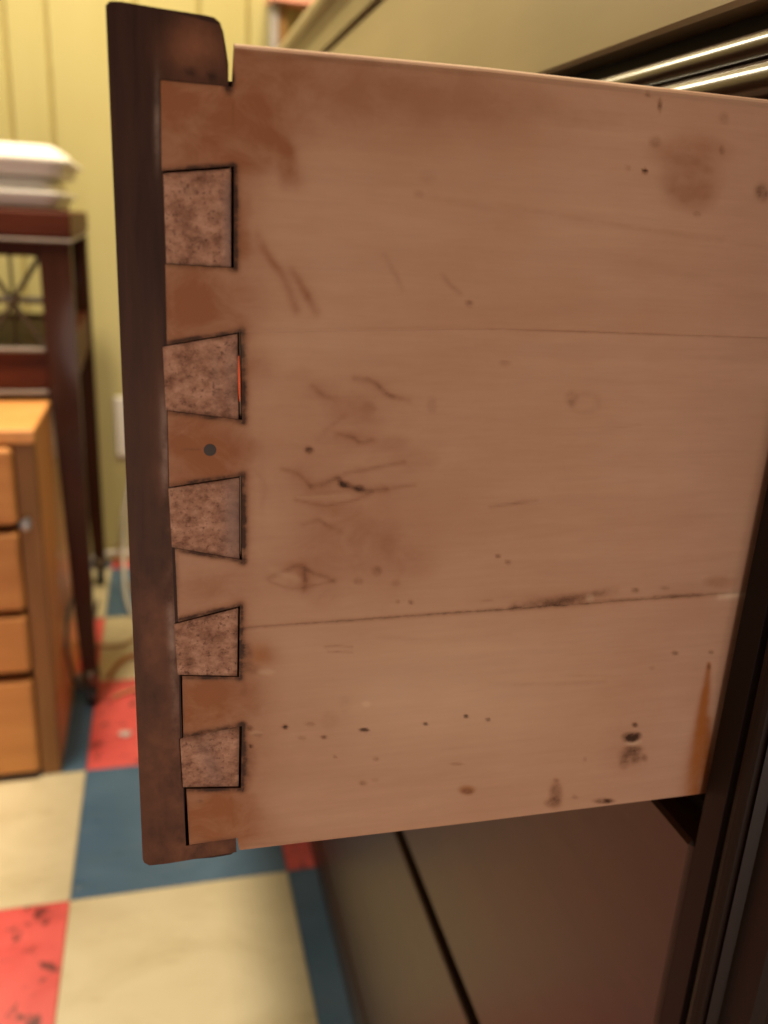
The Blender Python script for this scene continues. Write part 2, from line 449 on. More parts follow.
# ------------------------------------------------------------------ the open drawer
YD = 0.184
def pp(x, y):
    p = on(1, YD, x, y); return (p[0], p[2])
XEND = D + 0.27
drw = empty('drawer', (0.07, 0.6, 0.529))
tag(drw, 'open pale wood drawer with dark front joined to its side by worn dovetails', 'drawer')
bpy.context.view_layer.update()
def wpart(o, parent=None):
    o.parent = parent or drw
    bpy.context.view_layer.update()
    o.matrix_parent_inverse = (parent or drw).matrix_world.inverted(); return o
PINS = [[(163, 171), (234, 166), (234, 268), (163, 264)],
        [(163, 345), (241, 332), (242, 420), (168, 411)],
        [(168, 487), (242, 476), (242, 560), (172, 548)],
        [(174, 622), (240, 606), (239, 677), (178, 676)],
        [(178, 738), (242, 726), (241, 788), (182, 789)]]
# ---- drawer front
def gridpatch(a, b, c, d, step):
    """bilinear patch, corners (x,z): a top-left, b top-right, c bottom-right, d bottom-left -> vertex rows"""
    a, b, c, d = map(np.array, (a, b, c, d))
    nu = max(2, int(max(np.linalg.norm(b - a), np.linalg.norm(c - d)) / step) + 1)
    nv = max(2, int(max(np.linalg.norm(d - a), np.linalg.norm(c - b)) / step) + 1)
    u = np.linspace(0, 1, nu)[None, :, None]; v_ = np.linspace(0, 1, nv)[:, None, None]
    return (1 - v_) * ((1 - u) * a + u * b) + v_ * ((1 - u) * d + u * c)
def project(P3):
    q = P3 - CAM; z = q @ FWD
    return 384 + F * (q @ RIGHT) / z, 512 + F * (q @ DOWN) / z

def grid_mesh(name, grids, yfun, attrs, skirt=0.003):
    """dense front face at y = YD (+ yfun) from (x,z) grids, with a skirt running back around every patch"""
    V = []; Fc = []; base = 0
    for g in grids:
        nv, nu, _ = g.shape
        y = YD + yfun(g[..., 0], g[..., 1])
        P = np.stack([g[..., 0], y, g[..., 1]], -1).reshape(-1, 3)
        idx = np.arange(nv * nu).reshape(nv, nu) + base
        V.append(P); base += nv * nu
        Fc.append(np.stack([idx[:-1, :-1], idx[1:, :-1], idx[1:, 1:], idx[:-1, 1:]], -1).reshape(-1, 4))
        loop = np.concatenate([idx[0, :], idx[1:, -1], idx[-1, -2::-1], idx[-2:0:-1, 0]])
        S = P[loop - idx[0, 0]].copy(); S[:, 1] = YD + skirt
        si = np.arange(len(loop)) + base; V.append(S); base += len(loop)
        nx = np.roll(np.arange(len(loop)), -1)
        Fc.append(np.stack([loop, loop[nx], si[nx], si], -1))
    V = np.concatenate(V); Fc = np.concatenate(Fc)
    me = bpy.data.meshes.new(name)
    me.vertices.add(len(V)); me.vertices.foreach_set('co', V.ravel().astype(np.float32))
    me.loops.add(Fc.size); me.loops.foreach_set('vertex_index', Fc.ravel().astype(np.int32))
    me.polygons.add(len(Fc)); me.polygons.foreach_set('loop_start', np.arange(0, Fc.size, 4, dtype=np.int32))
    me.update(calc_edges=True)
    px, py = project(V)
    for an, fn in attrs.items():
        at = me.attributes.new(an, 'FLOAT', 'POINT')
        at.data.foreach_set('value', np.clip(fn(px, py), 0, 1).astype(np.float32))
    return me
def prism_into(me_name, poly, y0, y1, mat, parent, name):
    return wpart(MB().prism(poly, 1, y0, y1).build(name, mat), parent)

def seg_dist(px, py, pts):
    d = np.full(px.shape, 1e9); tt = np.zeros(px.shape); n = len(pts) - 1
    for i in range(n):
        (x0, y0), (x1, y1) = pts[i][:2], pts[i + 1][:2]
        L = (x1 - x0) ** 2 + (y1 - y0) ** 2 + 1e-9
        t_ = np.clip(((px - x0) * (x1 - x0) + (py - y0) * (y1 - y0)) / L, 0, 1)
        q = np.hypot(px - x0 - t_ * (x1 - x0), py - y0 - t_ * (y1 - y0))
        k = q < d; d = np.where(k, q, d); tt = np.where(k, (i + t_) / n, tt)
    return d, tt
def paint(strokes):
    def fn(px, py):
        out = np.zeros(px.shape)
        for s in strokes:
            if s[0] == 'b':                   # blob: cx cy rx ry strength [power]
                _, cx, cy_, rx, ry, st = s[:6]
                r = np.hypot((px - cx) / rx, (py - cy_) / ry)
                w = st * np.clip(1.4 - r, 0, 0.8) / 0.8 if len(s) < 7 else st * np.exp(-r * r)
            elif s[0] == 'r':                 # ring
                _, cx, cy_, rx, ry, wd, st = s
                r = np.hypot((px - cx) / rx, (py - cy_) / ry)
                w = st * np.exp(-((r - 1) / wd) ** 2)
            else:                             # line: pts, width0, strength, width1
                _, pts, w0, st = s[:4]; w1 = s[4] if len(s) > 4 else w0
                pts = [tuple(p) for p in spline(pts, 6)] if len(pts) > 2 else pts
                d, tt = seg_dist(px, py, pts)
                if w0 < 4.2 and w1 == w0: w0 = w1 = w0 * 1.3; st = st * 0.9
                wd = w0 + (w1 - w0) * tt
                w = st * np.exp(-(d / (wd * 0.62)) ** 2) * (0.55 + 0.45 * np.sin(np.pi * np.clip(tt, 0.08, 0.92)))
            out = out + w * (1 - np.clip(out, 0, 1))
        return out
    return fn

lapx = lambda y: np.interp(y, [80, 260, 340, 415, 490, 550, 620, 680, 740, 790, 846], [160, 162, 163.5, 167, 168.5, 172, 175, 179, 180, 183, 186])
# outline of the end of the drawer front: lap strip with its upper and lower horns
hor_top = [(105.5, 5), (110, 1), (121, 1.5), (145, 5.5), (180, 11), (205, 15), (214, 17), (220, 22), (223.5, 32), (226.5, 50), (228.5, 64), (228.5, 86)]
FRONT = hor_top + [(160, 79), (lapx(845), 846), (236, 838), (236.5, 851), (231, 855), (214, 858), (190, 860), (168, 863.5), (149, 865.5), (143.5, 862), (142.5, 855)]
fo = [pp(*p) for p in FRONT]
def fgrid(a, b, c, d, step=0.0008): return gridpatch(pp(*a), pp(*b), pp(*c), pp(*d), step)
def lap_grid(n=700, nu=70):
    yv = np.linspace(0.0, 1.0, n)
    top = lambda x: np.interp(x, [105.5, 107, 110, 121, 145, 160], [9, 4, 1, 1.5, 5.5, 8.3])
    bot = lambda x: np.interp(x, [142, 143.5, 149, 168, 186], [857, 862.5, 865.5, 863.5, 860.5])
    out = np.zeros((n, nu, 2))
    for j, u in enumerate(np.linspace(0, 1, nu)):
        xt, xb_ = 105.5 + u * (160 - 105.5), 142.5 + u * (186 - 142.5)
        y0, y1 = float(top(xt)), float(bot(xb_))
        for i, v_ in enumerate(yv):
            y = y0 + (y1 - y0) * v_
            xl_ = 105.5 + (142.5 - 105.5) * (y - 5) / 850
            x = xl_ + u * (float(lapx(y)) - xl_)
            out[i, j] = pp(x, y)
    return out
fr_grids = [lap_grid(),
            fgrid((160, 8.5), (221, 25), (228.5, 86), (160, 79)),
            fgrid((186, 846), (236, 838), (236.5, 852), (186, 860.5))]
def fwear(px, py):
    w = np.exp(-((px - lapx(py)) / 13.0) ** 2) * 0.34 * np.clip((py - 300) / 160, 0, 1)
    w += np.exp(-((px - 195) / 30) ** 2 - ((py - 50) / 32) ** 2) * 0.75 - np.exp(-((px - 191) / 5) ** 2 - ((py - 72) / 4) ** 2) * 0.6 - np.exp(-((px - 212) / 4) ** 2 - ((py - 76) / 4) ** 2) * 0.5
    w += np.exp(-((px - 205) / 40) ** 2 - ((py - 850) / 9) ** 2) * 0.75
    w += np.exp(-((px - 150) / 15) ** 2 - ((py - 630) / 60) ** 2) * 0.32
    w += np.exp(-((px - 160) / 18) ** 2 - ((py - 760) / 40) ** 2) * 0.3
    w += np.clip((py - 300) / 1500, 0, .3)
    return w
def fglue(px, py):
    w = np.exp(-((px - 157) / 3.0) ** 2 - ((py - 125) / 38) ** 2) * 0.8
    w += np.exp(-((px - lapx(py) + 3) / 4) ** 2) * 0.7 * np.exp(-((py - 450) / 45) ** 2)
    w += np.exp(-((px - lapx(py) + 4) / 4) ** 2) * 0.6 * np.exp(-((py - 650) / 75) ** 2)
    return w
r0 = 0.0007
def fy(x, z): return 0 * x
# body of the front: full outline behind the dense end face, then the inner block that carries the pins
fpoly = fo
XL, XI = pp(107, 5)[0], pp(241, 430)[0]
front_me = grid_mesh('drawer_front', fr_grids, fy, {'wear': fwear, 'glue': fglue}, 0.0018)
front_me.polygons.foreach_set('use_smooth', [False] * len(front_me.polygons))
dfront = wpart(link('drawer_front', front_me, M['front']))
tmp = MB().prism(fpoly, 1, YD + 0.0002, YD + 0.0131)
xi = XI - 0.0006
zt, zb = pp(112, 4)[1] - 0.001, pp(145, 861)[1] + 0.001
tmp.box((XL + 0.0008, YD + 0.0132, zb), (pp(205, 50)[0], YB - 0.004, zt - 0.002))
tmp.box((pp(205, 50)[0] + 0.00005, YD + 0.0132, pp(240, 825)[1]), (xi + 0.003, YB - 0.0185, pp(240, 72)[1]))
back_body = tmp.mesh('drawer_front')
# merge both into the one mesh of the drawer front
import bmesh
bm = bmesh.new(); bm.from_mesh(front_me); n0 = len(bm.verts); bm.from_mesh(back_body); bm.to_mesh(front_me); bm.free()
# ---- pins
PIN_JOBS = []
for k, q in enumerate(PINS):
    (x0, y0), (x1, y1), (x2, y2), (x3, y3) = q
    gr, gt, gb = [(3, 2.6, 0.5), (3.6, 1.8, 0.9), (2.6, 1.8, 0.9), (2.0, 1.8, 1.6), (2.6, 0.8, 1.8)][k]
    poly = [pp(lapx(y0) - 1, y0 + gt), pp(x1 - gr, y1 + gt), pp(x2 - gr, y2 - gb), pp(lapx(y3) - 1, y3 - gb)]
    yy = [0.0003, -0.0001, 0.0001, -0.0002, 0.0][k]
    PIN_JOBS.append((poly, yy))
# sliver coloured as a red glint along the second pin, glue filler beside the first and third
def sliver(name, pts, r, mat):
    P3 = [(pp(*p)[0], YD + 0.0004, pp(*p)[1]) for p in pts]
    return wpart(MB().tube(P3, r, 6).build(name, mat), dfront)
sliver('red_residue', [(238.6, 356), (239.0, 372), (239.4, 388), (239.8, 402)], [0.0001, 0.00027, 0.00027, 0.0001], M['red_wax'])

# ---- side planks
def bodyx(y):
    return np.interp(y, [40, 90, 166, 268, 332, 420, 476, 560, 606, 677, 726, 788, 838, 853], [235, 232.5, 234, 234, 241, 242, 242, 242, 240, 239, 242, 241, 237, 240])
top_line = [(235, 41), (480, 64.5), (768, 97.5)]
zt_side = lambda X: np.interp(X, [pp(*p)[0] for p in top_line] + [XEND], [pp(*p)[1] for p in top_line] + [pp(768, 97.5)[1]])
zb_side = lambda X: np.interp(X, [pp(240, 852)[0], pp(470, 824.5)[0], pp(705, 795)[0], XEND], [pp(240, 852)[1], pp(470, 824.5)[1], pp(705, 795)[1], pp(705, 795)[1]])
zs1 = lambda X: np.interp(X, [pp(241, 333)[0], pp(500, 329)[0], pp(768, 338)[0], XEND], [pp(241, 333)[1], pp(500, 329)[1], pp(768, 338)[1], pp(768, 338)[1]])
zs2 = lambda X: np.interp(X, [pp(239, 628)[0], pp(480, 611)[0], pp(745, 592)[0], XEND], [pp(239, 628)[1], pp(480, 611)[1], pp(745, 592)[1], pp(745, 592)[1]])
ys = np.linspace(30, 860, 500)
bz = np.array([pp(bodyx(y), y) for y in ys])
xb_of_z = lambda z: np.interp(z, bz[::-1, 1], bz[::-1, 0])
def body_grid(ztop, zbot, step=0.00055):
    xa = xb_of_z(ztop(np.array(0.0155)))
    nu = int((XEND - 0.0155) / step); nv = int((float(ztop(0.08)) - float(zbot(0.08))) / step)
    # denser in the visible part
    s_ = np.linspace(0, 1, nu)[None, :]; v_ = np.linspace(0, 1, nv)[:, None]
    X = 0.0155 + s_ * (XEND - 0.0155)
    Z = ztop(X) * (1 - v_) + zbot(X) * v_
    xl = xb_of_z(Z[:, :1])
    X = xl + s_ * (XEND - xl)
    Z = ztop(X) * (1 - v_) + zbot(X) * v_
    return np.stack([X + 0 * Z, Z + 0 * X], -1)
def tail(i):
    L = lambda y, gap=0.0: (lapx(y) + gap, y)
    gaps = [0.6, 3.2, 0.8, 3.0, 3.4, 3.4]
    g = gaps[i]
    tops = [((160, 80), (230.5, 87))] + [(p[3], p[2]) for p in PINS]
    bots = [(p[0], p[1]) for p in PINS] + [((185, 845), (236.5, 838))]
    (a, b), (d, c) = tops[i], bots[i]
    a = (lapx(a[1]) + g, a[1]); d = (lapx(d[1]) + g, d[1])
    b = (float(bodyx(b[1])), b[1]); c = (float(bodyx(c[1])), c[1])
    return [pp(*a), pp(*b), pp(*c), pp(*d)]
TAILS = [tail(i) for i in range(6)]

dirt_and_shade = [
 # first zone, upper left
 ('l', [(385, 255), (394, 272), (403, 290)], 4, .22), ('l', [(443, 275), (451, 285), (460, 293)], 4.5, .26), ('b', 469, 303, 4, 3.5, .34),
 ('b', 419, 194, 5, 3.5, .2), ('b', 428, 177, 8, 6, .12), ('l', [(419, 195), (460, 203), (520, 215)], 4, .10),
 ('b', 470, 108, 130, 17, .13, 1), ('b', 400, 84, 40, 9, .14, 1), ('l', [(240, 56), (350, 60), (470, 72)], 5, .12),  # soft upper blobs: smudge and cast shadow painted in together
 ('b', 585, 118, 60, 12, .10, 1),
 ('b', 660, 105, 2.4, 7, .6), ('b', 648, 95, 3, 2.5, .5), ('b', 645, 171, 3, 2.6, .75), ('b', 762, 192, 7, 9, .5), ('b', 628, 168, 3, 3, .2),
 ('b', 688, 160, 20, 7, .16), ('b', 704, 192, 15, 11, .14), ('b', 670, 180, 8, 14, .12), ('b', 690, 175, 6, 5, .2), ('b', 708, 170, 6, 4, .2), ('b', 722, 150, 3, 5, .35), ('b', 724, 118, 5, 6, .22), ('b', 655, 142, 6, 6, .3),
 ('b', 676, 197, 14, 12, .14), ('b', 697, 214, 4, 3, .3),
 ('l', [(500, 205), (600, 222), (690, 236), (768, 248)], 5, .13), ('l', [(500, 228), (640, 262), (768, 300)], 10, .06),
 # middle squiggles
 ('l', [(355, 378), (372, 381), (386, 393), (395, 397), (408, 400)], 3.6, .42), ('l', [(312, 386), (322, 394), (334, 399)], 3.6, .32),
 ('b', 369, 408, 7, 6, .22), ('b', 432, 405, 5, 8, .17), ('l', [(338, 434), (352, 437), (361, 442), (372, 440)], 3.5, .42), ('l', [(318, 440), (328, 428), (345, 416)], 3, .2),
 ('b', 309, 450, 4.5, 4, .62), ('l', [(282, 469), (296, 473), (305, 480), (311, 487)], 3, .36), ('l', [(255, 470), (266, 488), (262, 505)], 3, .12),
 ('l', [(311, 487), (325, 483), (338, 478), (342, 485), (352, 487), (362, 491), (386, 489)], 3.6, .62), ('b', 344, 484, 6, 3, .5), ('b', 360, 488, 5, 3.5, .5),
 ('l', [(296, 500), (325, 505), (355, 500), (372, 492)], 2.2, .34), ('l', [(300, 495), (325, 493), (350, 492)], 2, .2), ('l', [(345, 474), (372, 468), (404, 462)], 2.8, .3),
 ('l', [(385, 489), (415, 485)], 1.8, .25),
 ('l', [(303, 525), (318, 520), (328, 526), (340, 531)], 3.2, .36), ('b', 355, 540, 9, 6, .14), ('b', 388, 545, 7, 12, .14),
 ('l', [(268, 578), (284, 571), (300, 566), (312, 572), (334, 580)], 3.4, .46), ('l', [(303, 567), (305, 578), (304, 589)], 4, .56), ('l', [(270, 582), (290, 588), (312, 586), (334, 581)], 2, .32),
 ('b', 377, 571, 5, 5, .34), ('b', 358, 581, 5, 4, .28), ('b', 396, 583, 5, 4, .2), ('b', 411, 602, 2.5, 2.5, .5), ('b', 398, 602, 2, 2, .4), ('l', [(480, 602), (492, 600)], 1.5, .3),
 ('l', [(490, 507), (512, 504), (536, 500)], 2.4, .36), ('b', 572, 398, 6, 8, .26), ('r', 585, 403, 14, 9, .35, .12), ('b', 498, 556, 3, 2.4, .4), ('b', 508, 562, 3, 2.6, .4), ('b', 505, 363, 6, 3, .2), ('l', [(600, 430), (640, 425)], 2, .14),
 ('l', [(490, 330), (560, 331), (640, 334), (768, 338)], 1.6, .3), ('l', [(260, 330), (380, 328), (500, 329)], 1.2, .14),
 # the lower joint and its stain
 ('l', [(244, 628), (360, 619.5), (480, 611), (600, 602), (745, 592)], 2.4, .62), ('l', [(515, 606), (550, 602), (585, 599)], 8, .5), ('l', [(560, 600), (600, 593), (615, 590)], 7, .38), ('b', 635, 590, 4, 2.5, .4), ('b', 665, 588, 5, 2, .3), ('l', [(655, 597), (700, 594)], 3, .35),
 # lower plank
 ('l', [(325, 647), (338, 646), (352, 647)], 1.8, .42), ('l', [(328, 651.5), (352, 652)], 1.6, .36), ('l', [(360, 635), (430, 640), (510, 634)], 5, .10),
 ('b', 285, 727, 3, 2.2, .85), ('b', 324, 737, 3.2, 2, .6), ('b', 364, 730, 5, 2, 1), ('b', 425.5, 724, 2.6, 1.7, .85), ('b', 466, 716, 2.4, 1.9, .95), ('b', 488, 719.5, 2.6, 1.9, .95),
 ('b', 376, 759, 3, 2, .4), ('b', 363, 783, 4, 2.6, .4), ('b', 375, 780, 4, 2, .2), ('b', 302, 738, 4, 2, .3), ('b', 310, 724, 5, 2.4, .3), ('b', 457, 764, 7, 1.7, .34), ('b', 467, 791, 6, 3, .55), ('b', 335, 757, 2, 1.6, .4), ('b', 330, 720, 8, 9, .16), ('b', 345, 705, 6, 8, .12),
 ('b', 250, 728, 3, 3, .5), ('b', 251, 746, 2, 2, .6), ('b', 258, 735, 5, 2, .4), ('b', 249, 760, 8, 14, .3), ('b', 246, 780, 6, 9, .3),
 ('b', 246, 655, 7, 13, .5), ('b', 252, 668, 8, 6, .3), ('b', 244, 690, 4, 8, .2),
 ('b', 631, 737.5, 8.5, 5, .85), ('b', 638, 735, 4, 3, .6), ('b', 631, 756, 11, 8, .55), ('b', 634, 748, 9, 3, .4), ('b', 624, 764, 5, 5, .4), ('b', 645, 758, 3, 4, .3), ('b', 635, 725, 3, 2.2, .8),
 ('b', 556, 793, 6, 10, .42), ('b', 553, 803, 8, 5, .4), ('b', 556, 780, 3, 2, .3), ('b', 604, 801, 10, 2.6, .75), ('b', 575, 797, 3, 2, .3), ('b', 585, 759, 2, 2, .3),
 ('b', 675, 653, 3.4, 2.2, .5), ('b', 711, 652, 2.6, 2.2, .4), ('b', 709, 667, 2, 3, .5), ('b', 652, 668, 3, 2, .2), ('l', [(490, 684), (545, 684), (605, 682)], 3, .16), ('l', [(560, 675), (620, 676)], 2, .14),
 # edges: top arris, bottom arris
 ('l', [(240, 845), (340, 840), (470, 825)], 2.5, .3), ('l', [(470, 826), (600, 810), (700, 797)], 2, .4), ('l', [(240, 62), (330, 58), (400, 66)], 3.5, .25),
 ('l', [(480, 70), (560, 80), (640, 90)], 3, .25),
 # around the pins
 ('l', [(164, 171), (234, 166)], 5, .75), ('l', [(234, 166), (236, 268)], 5.5, .85), ('l', [(164, 264), (236, 268)], 3, .3),
 ('l', [(163, 344), (241, 332)], 4.5, .8), ('l', [(242, 330), (244, 422)], 6, .85), ('l', [(168, 412), (243, 421)], 4, .7),
 ('l', [(168, 486), (242, 476)], 4.5, .75), ('l', [(243, 474), (244, 562)], 5.5, .85), ('l', [(172, 549), (243, 561)], 4, .6),
 ('l', [(175, 621), (240, 606)], 3.5, .85), ('l', [(241, 605), (240, 678)], 3.5, .9), ('l', [(178, 677), (240, 678)], 3, .8),
 ('l', [(178, 737), (242, 726)], 3.5, .55), ('l', [(243, 724), (242, 790)], 4, .95), ('l', [(182, 790), (242, 789)], 3.5, .8),
 ('b', 229, 80, 6, 14, .95), ('l', [(160, 80), (228, 86)], 3, .5), ('b', 262, 470, 3, 60, .05),
 ('l', [(182, 450), (203, 448)], 1.8, .5), ('l', [(187, 845), (236, 838)], 3, .6), ('b', 200, 801, 3, 2, .5), ('b', 167, 548, 8, 2, .4),
 ('l', [(163, 268), (165, 336)], 4, .7), ('l', [(176, 556), (176, 610)], 3.5, .6), ('l', [(181, 680), (182, 735)], 4, .7), ('l', [(185, 792), (187, 842)], 4, .7)]
rust_shade_strokes = [
 ('b', 195, 122, 62, 58, .62, 1), ('b', 195, 300, 52, 40, .72, 1), ('b', 205, 450, 38, 38, .75), ('b', 210, 590, 45, 30, .34, 1), ('b', 208, 706, 38, 34, .78), ('b', 212, 818, 40, 32, .75), ('b', 235, 110, 60, 70, .3, 1), ('b', 340, 100, 190, 60, .30, 1), ('l', [(172, 300), (235, 300)], 60, .5), ('l', [(176, 450), (240, 450)], 50, .35), ('l', [(165, 120), (240, 120)], 60, .5), ('l', [(190, 590), (240, 590)], 40, .25), ('l', [(190, 700), (240, 700)], 50, .35), ('l', [(190, 820), (240, 820)], 40, .35), ('l', [(246, 100), (248, 300)], 30, .25), ('l', [(248, 640), (248, 840)], 24, .2), ('b', 215, 450, 22, 32, .3),  # tail stain; the widest upper blobs also paint shade into the top band
 ('l', [(240, 150), (258, 136), (276, 138), (289, 155), (295, 180)], 14, .75), ('b', 255, 155, 26, 18, .5), ('b', 285, 165, 8, 22, .4), ('b', 245, 205, 8, 14, .3), ('b', 243, 240, 7, 18, .45), ('b', 241, 130, 30, 20, .2, 1),
 ('l', [(258, 235), (268, 255), (284, 278), (296, 310)], 8, .6), ('l', [(292, 270), (304, 290), (316, 312)], 8, .65), ('b', 300, 300, 20, 40, .15, 1),
 ('b', 258, 362, 18, 18, .42, 1), ('b', 335, 480, 85, 115, .28, 1), ('b', 365, 408, 20, 18, .2, 1), ('b', 345, 550, 60, 40, .34, 1), ('b', 300, 570, 40, 20, .25, 1), ('b', 390, 555, 20, 40, .2, 1),
 ('b', 355, 437, 30, 12, .2, 1), ('b', 480, 430, 120, 160, .10, 1), ('b', 560, 600, 60, 10, .3, 1), ('b', 720, 582, 14, 6, .42), ('b', 690, 590, 30, 8, .2, 1),
 ('b', 262, 655, 16, 12, .5, 1), ('b', 250, 690, 25, 50, .3, 1), ('b', 262, 755, 25, 45, .28, 1), ('b', 320, 725, 50, 35, .15, 1), ('b', 250, 830, 40, 22, .3, 1), ('b', 290, 835, 90, 10, .2, 1),
 ('l', [(709, 664), (706, 690), (701, 725), (697, 760), (694, 790)], 3, .95, 17), ('l', [(706, 720), (705, 790)], 7, .8),
 ('b', 688, 152, 36, 16, .34), ('b', 692, 178, 28, 18, .4), ('b', 694, 198, 20, 14, .34), ('b', 700, 150, 40, 20, .12, 1), ('b', 556, 795, 7, 14, .2), ('b', 467, 790, 8, 5, .4), ('b', 625, 755, 20, 20, .15, 1),
 ('b', 420, 110, 130, 30, .16, 1)]  # upper band again, shade painted in
pale = [('l', [(300, 497), (325, 497), (348, 495)], 3.5, .09), ('l', [(236, 42), (300, 46), (480, 64), (560, 73), (660, 84)], 4.0, .9), ('b', 366, 704, 4, 3, .12), ('b', 590, 598, 4, 4, .15), ('l', [(627, 743), (633, 744), (640, 741)], 2.0, .28), ('l', [(720, 597), (748, 593)], 4, .4), ('b', 266, 672, 8, 3, .12), ('b', 256, 733, 6, 2, .1), ('l', [(272, 570), (300, 580)], 4, .1),  # long upper stroke paints the light caught on the top arris
        ('l', [(470, 826), (480, 825)], 2.5, .5), ('b', 300, 345, 60, 20, .06, 1), ('b', 430, 690, 120, 60, .10, 1)]
rim = []
for q in PINS:
    rim += [('l', [q[0], q[1]], 6.5, .62), ('l', [q[1], q[2]], 8, .75), ('l', [q[3], q[2]], 5, .5)]
dirt_and_shade = dirt_and_shade + rim
pinglue = [('l', [(228, 185), (229, 225), (228, 264)], 9, .8), ('l', [(233, 484), (234, 520), (233, 555)], 16, .8), ('l', [(215, 350), (217, 408)], 8, .25), ('b', 232, 375, 8, 40, .3), ('l', [(205, 750), (215, 780)], 14, .4)]
PATT = {'dirt': paint(dirt_and_shade + [('b', 205, 742, 20, 8, .3), ('b', 190, 190, 8, 6, .3), ('b', 200, 240, 9, 5, .35), ('b', 215, 215, 6, 8, .25)]), 'glue': paint(pinglue)}
for poly, yy in PIN_JOBS:
    me = grid_mesh('dovetail_pin', [gridpatch(*poly, 0.0004)], lambda x, z: 0 * x + yy, PATT, 0.0131)
    me.polygons.foreach_set('use_smooth', [False] * len(me.polygons))
    wpart(link('dovetail_pin', me, M['pin']), dfront)
rust_shade_strokes += [(q[0], q[1], q[2] * 2.6, q[3] * 0.55) for q in dirt_and_shade if q[0] == 'l' and 250 < q[1][0][0] < 420 and 370 < q[1][0][1] < 600]
rust_shade_strokes += [('b', 300 + 23 * ((k * 7) % 6), 375 + 17 * k, 13 + 4 * (k % 3), 8 + 3 * (k % 4), 0.13 + 0.05 * (k % 3)) for k in range(14)]
amber = [('l', [(709, 664), (706, 690), (701, 725), (697, 760), (694, 790)], 3, .95, 15), ('l', [(708, 720), (706, 790)], 8, .8), ('b', 467, 790, 7, 4, .5),
         ('b', 205, 708, 34, 28, .22, 1), ('b', 215, 818, 38, 30, .25, 1), ('b', 258, 655, 14, 12, .5, 1), ('b', 205, 450, 30, 34, .15, 1)]
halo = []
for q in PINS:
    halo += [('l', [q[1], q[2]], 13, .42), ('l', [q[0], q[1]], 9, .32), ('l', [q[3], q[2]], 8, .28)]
def patina_and_shade(px, py):
    w = np.interp(py, [60, 110, 165, 268, 310, 335, 420, 450, 480, 560, 590, 612, 677, 700, 728, 790, 815, 845], [.55, .68, .6, .7, .78, .7, .75, .8, .7, .35, .38, .42, .6, .75, .7, .7, .72, .7])
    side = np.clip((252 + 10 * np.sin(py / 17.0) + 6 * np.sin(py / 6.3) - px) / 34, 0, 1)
    top = np.clip((145 - py + 12 * np.sin(px / 37.0)) / 80, 0, 1) * np.clip((640 - px) / 260, 0, 1) * 0.34  # shade under the upper edge, painted in as browner wood
    return np.clip(paint(rust_shade_strokes + [(q[0], q[1], q[2] * 1.3, q[3] * 1.2) for q in halo])(px, py) * (1 - 0.6 * side) + 0.82 * w * side + top, 0, 1)
ATT = {'dirt': paint(dirt_and_shade + [(q[0], q[1], q[2] * 0.75, q[3] * 0.55) for q in halo]), 'rust': patina_and_shade, 'amber': paint(amber), 'pale': paint(pale)}
R_TOP, R_BOT = 0.0024, 0.0009
def ytop(x, z):
    d = zt_side(x) - z; r = R_TOP
    k = np.clip(1 - d / r, 0, 1); out = r * (1 - np.sqrt(np.clip(1 - k * k, 0, 1)))
    return np.where(x > 0.0150, out, 0)
def ybot(x, z):
    d = z - zb_side(x); r = R_BOT
    k = np.clip(1 - d / r, 0, 1); out = r * (1 - np.sqrt(np.clip(1 - k * k, 0, 1)))
    return np.where(x > 0.0150, out, 0)
GAP = 0.00001
def plank(ztop, zbot, tails, yf, core):
    grids = [body_grid(ztop, zbot)] + [gridpatch(*q, 0.0006) for q in tails]
    me = grid_mesh('side_plank', grids, yf, ATT)
    b = MB()
    xs = np.linspace(0.0166, XEND, 14)
    poly = [(x, float(ztop(x)) - 0.0001) for x in xs] + [(x, float(zbot(x)) + 0.0001) for x in xs[::-1]]
    b.prism(poly, 1, YD + 0.0022, YD + 0.0128)
    for q in tails: b.prism([tuple(p) for p in q], 1, YD + 0.0022, YD + 0.0128)
    m2 = b.mesh('side_plank')
    bm = bmesh.new(); bm.from_mesh(me); bm.from_mesh(m2); bm.to_mesh(me); bm.free()
    me.polygons.foreach_set('use_smooth', [False] * len(me.polygons))
    return wpart(link('side_plank', me, M['side']))
# the fourth tail lies wholly above the lower joint; pin 4 straddles it
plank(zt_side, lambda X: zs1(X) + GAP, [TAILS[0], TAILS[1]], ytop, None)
p2 = plank(lambda X: zs1(X) - GAP, lambda X: zs2(X) + GAP, [TAILS[2], TAILS[3]], lambda x, z: 0 * x, None)
plank(lambda X: zs2(X) - GAP, zb_side, [TAILS[4], TAILS[5]], ybot, None)
nx_, nz_ = pp(210, 450)
wpart(MB().lathe([(0.0001, 0.0), (0.0013, 0.00003), (0.0016, 0.0004), (0.0016, 0.003)], (nx_, YD - 0.00012, nz_), 16, 1).build('nail_head', M['nail']), p2)
# far side, bottom and back of the drawer
zts, zbs = float(zt_side(0.05)), float(zb_side(0.05))
wpart(MB().box((XI + 0.0003, YB - 0.017, zbs), (XEND - 0.0002, YB - 0.004, zts), 0.001).build('far_side', M['inner']))
wpart(MB().box((XI + 0.0003, YD + 0.0131, zbs + 0.008), (XEND - 0.0135, YB - 0.0172, zbs + 0.013)).build('drawer_bottom', M['inner']))
wpart(MB().box((XEND - 0.013, YD + 0.0131, zbs + 0.008), (XEND - 0.0002, YB - 0.0172, zts - 0.006)).build('drawer_back', M['inner']))

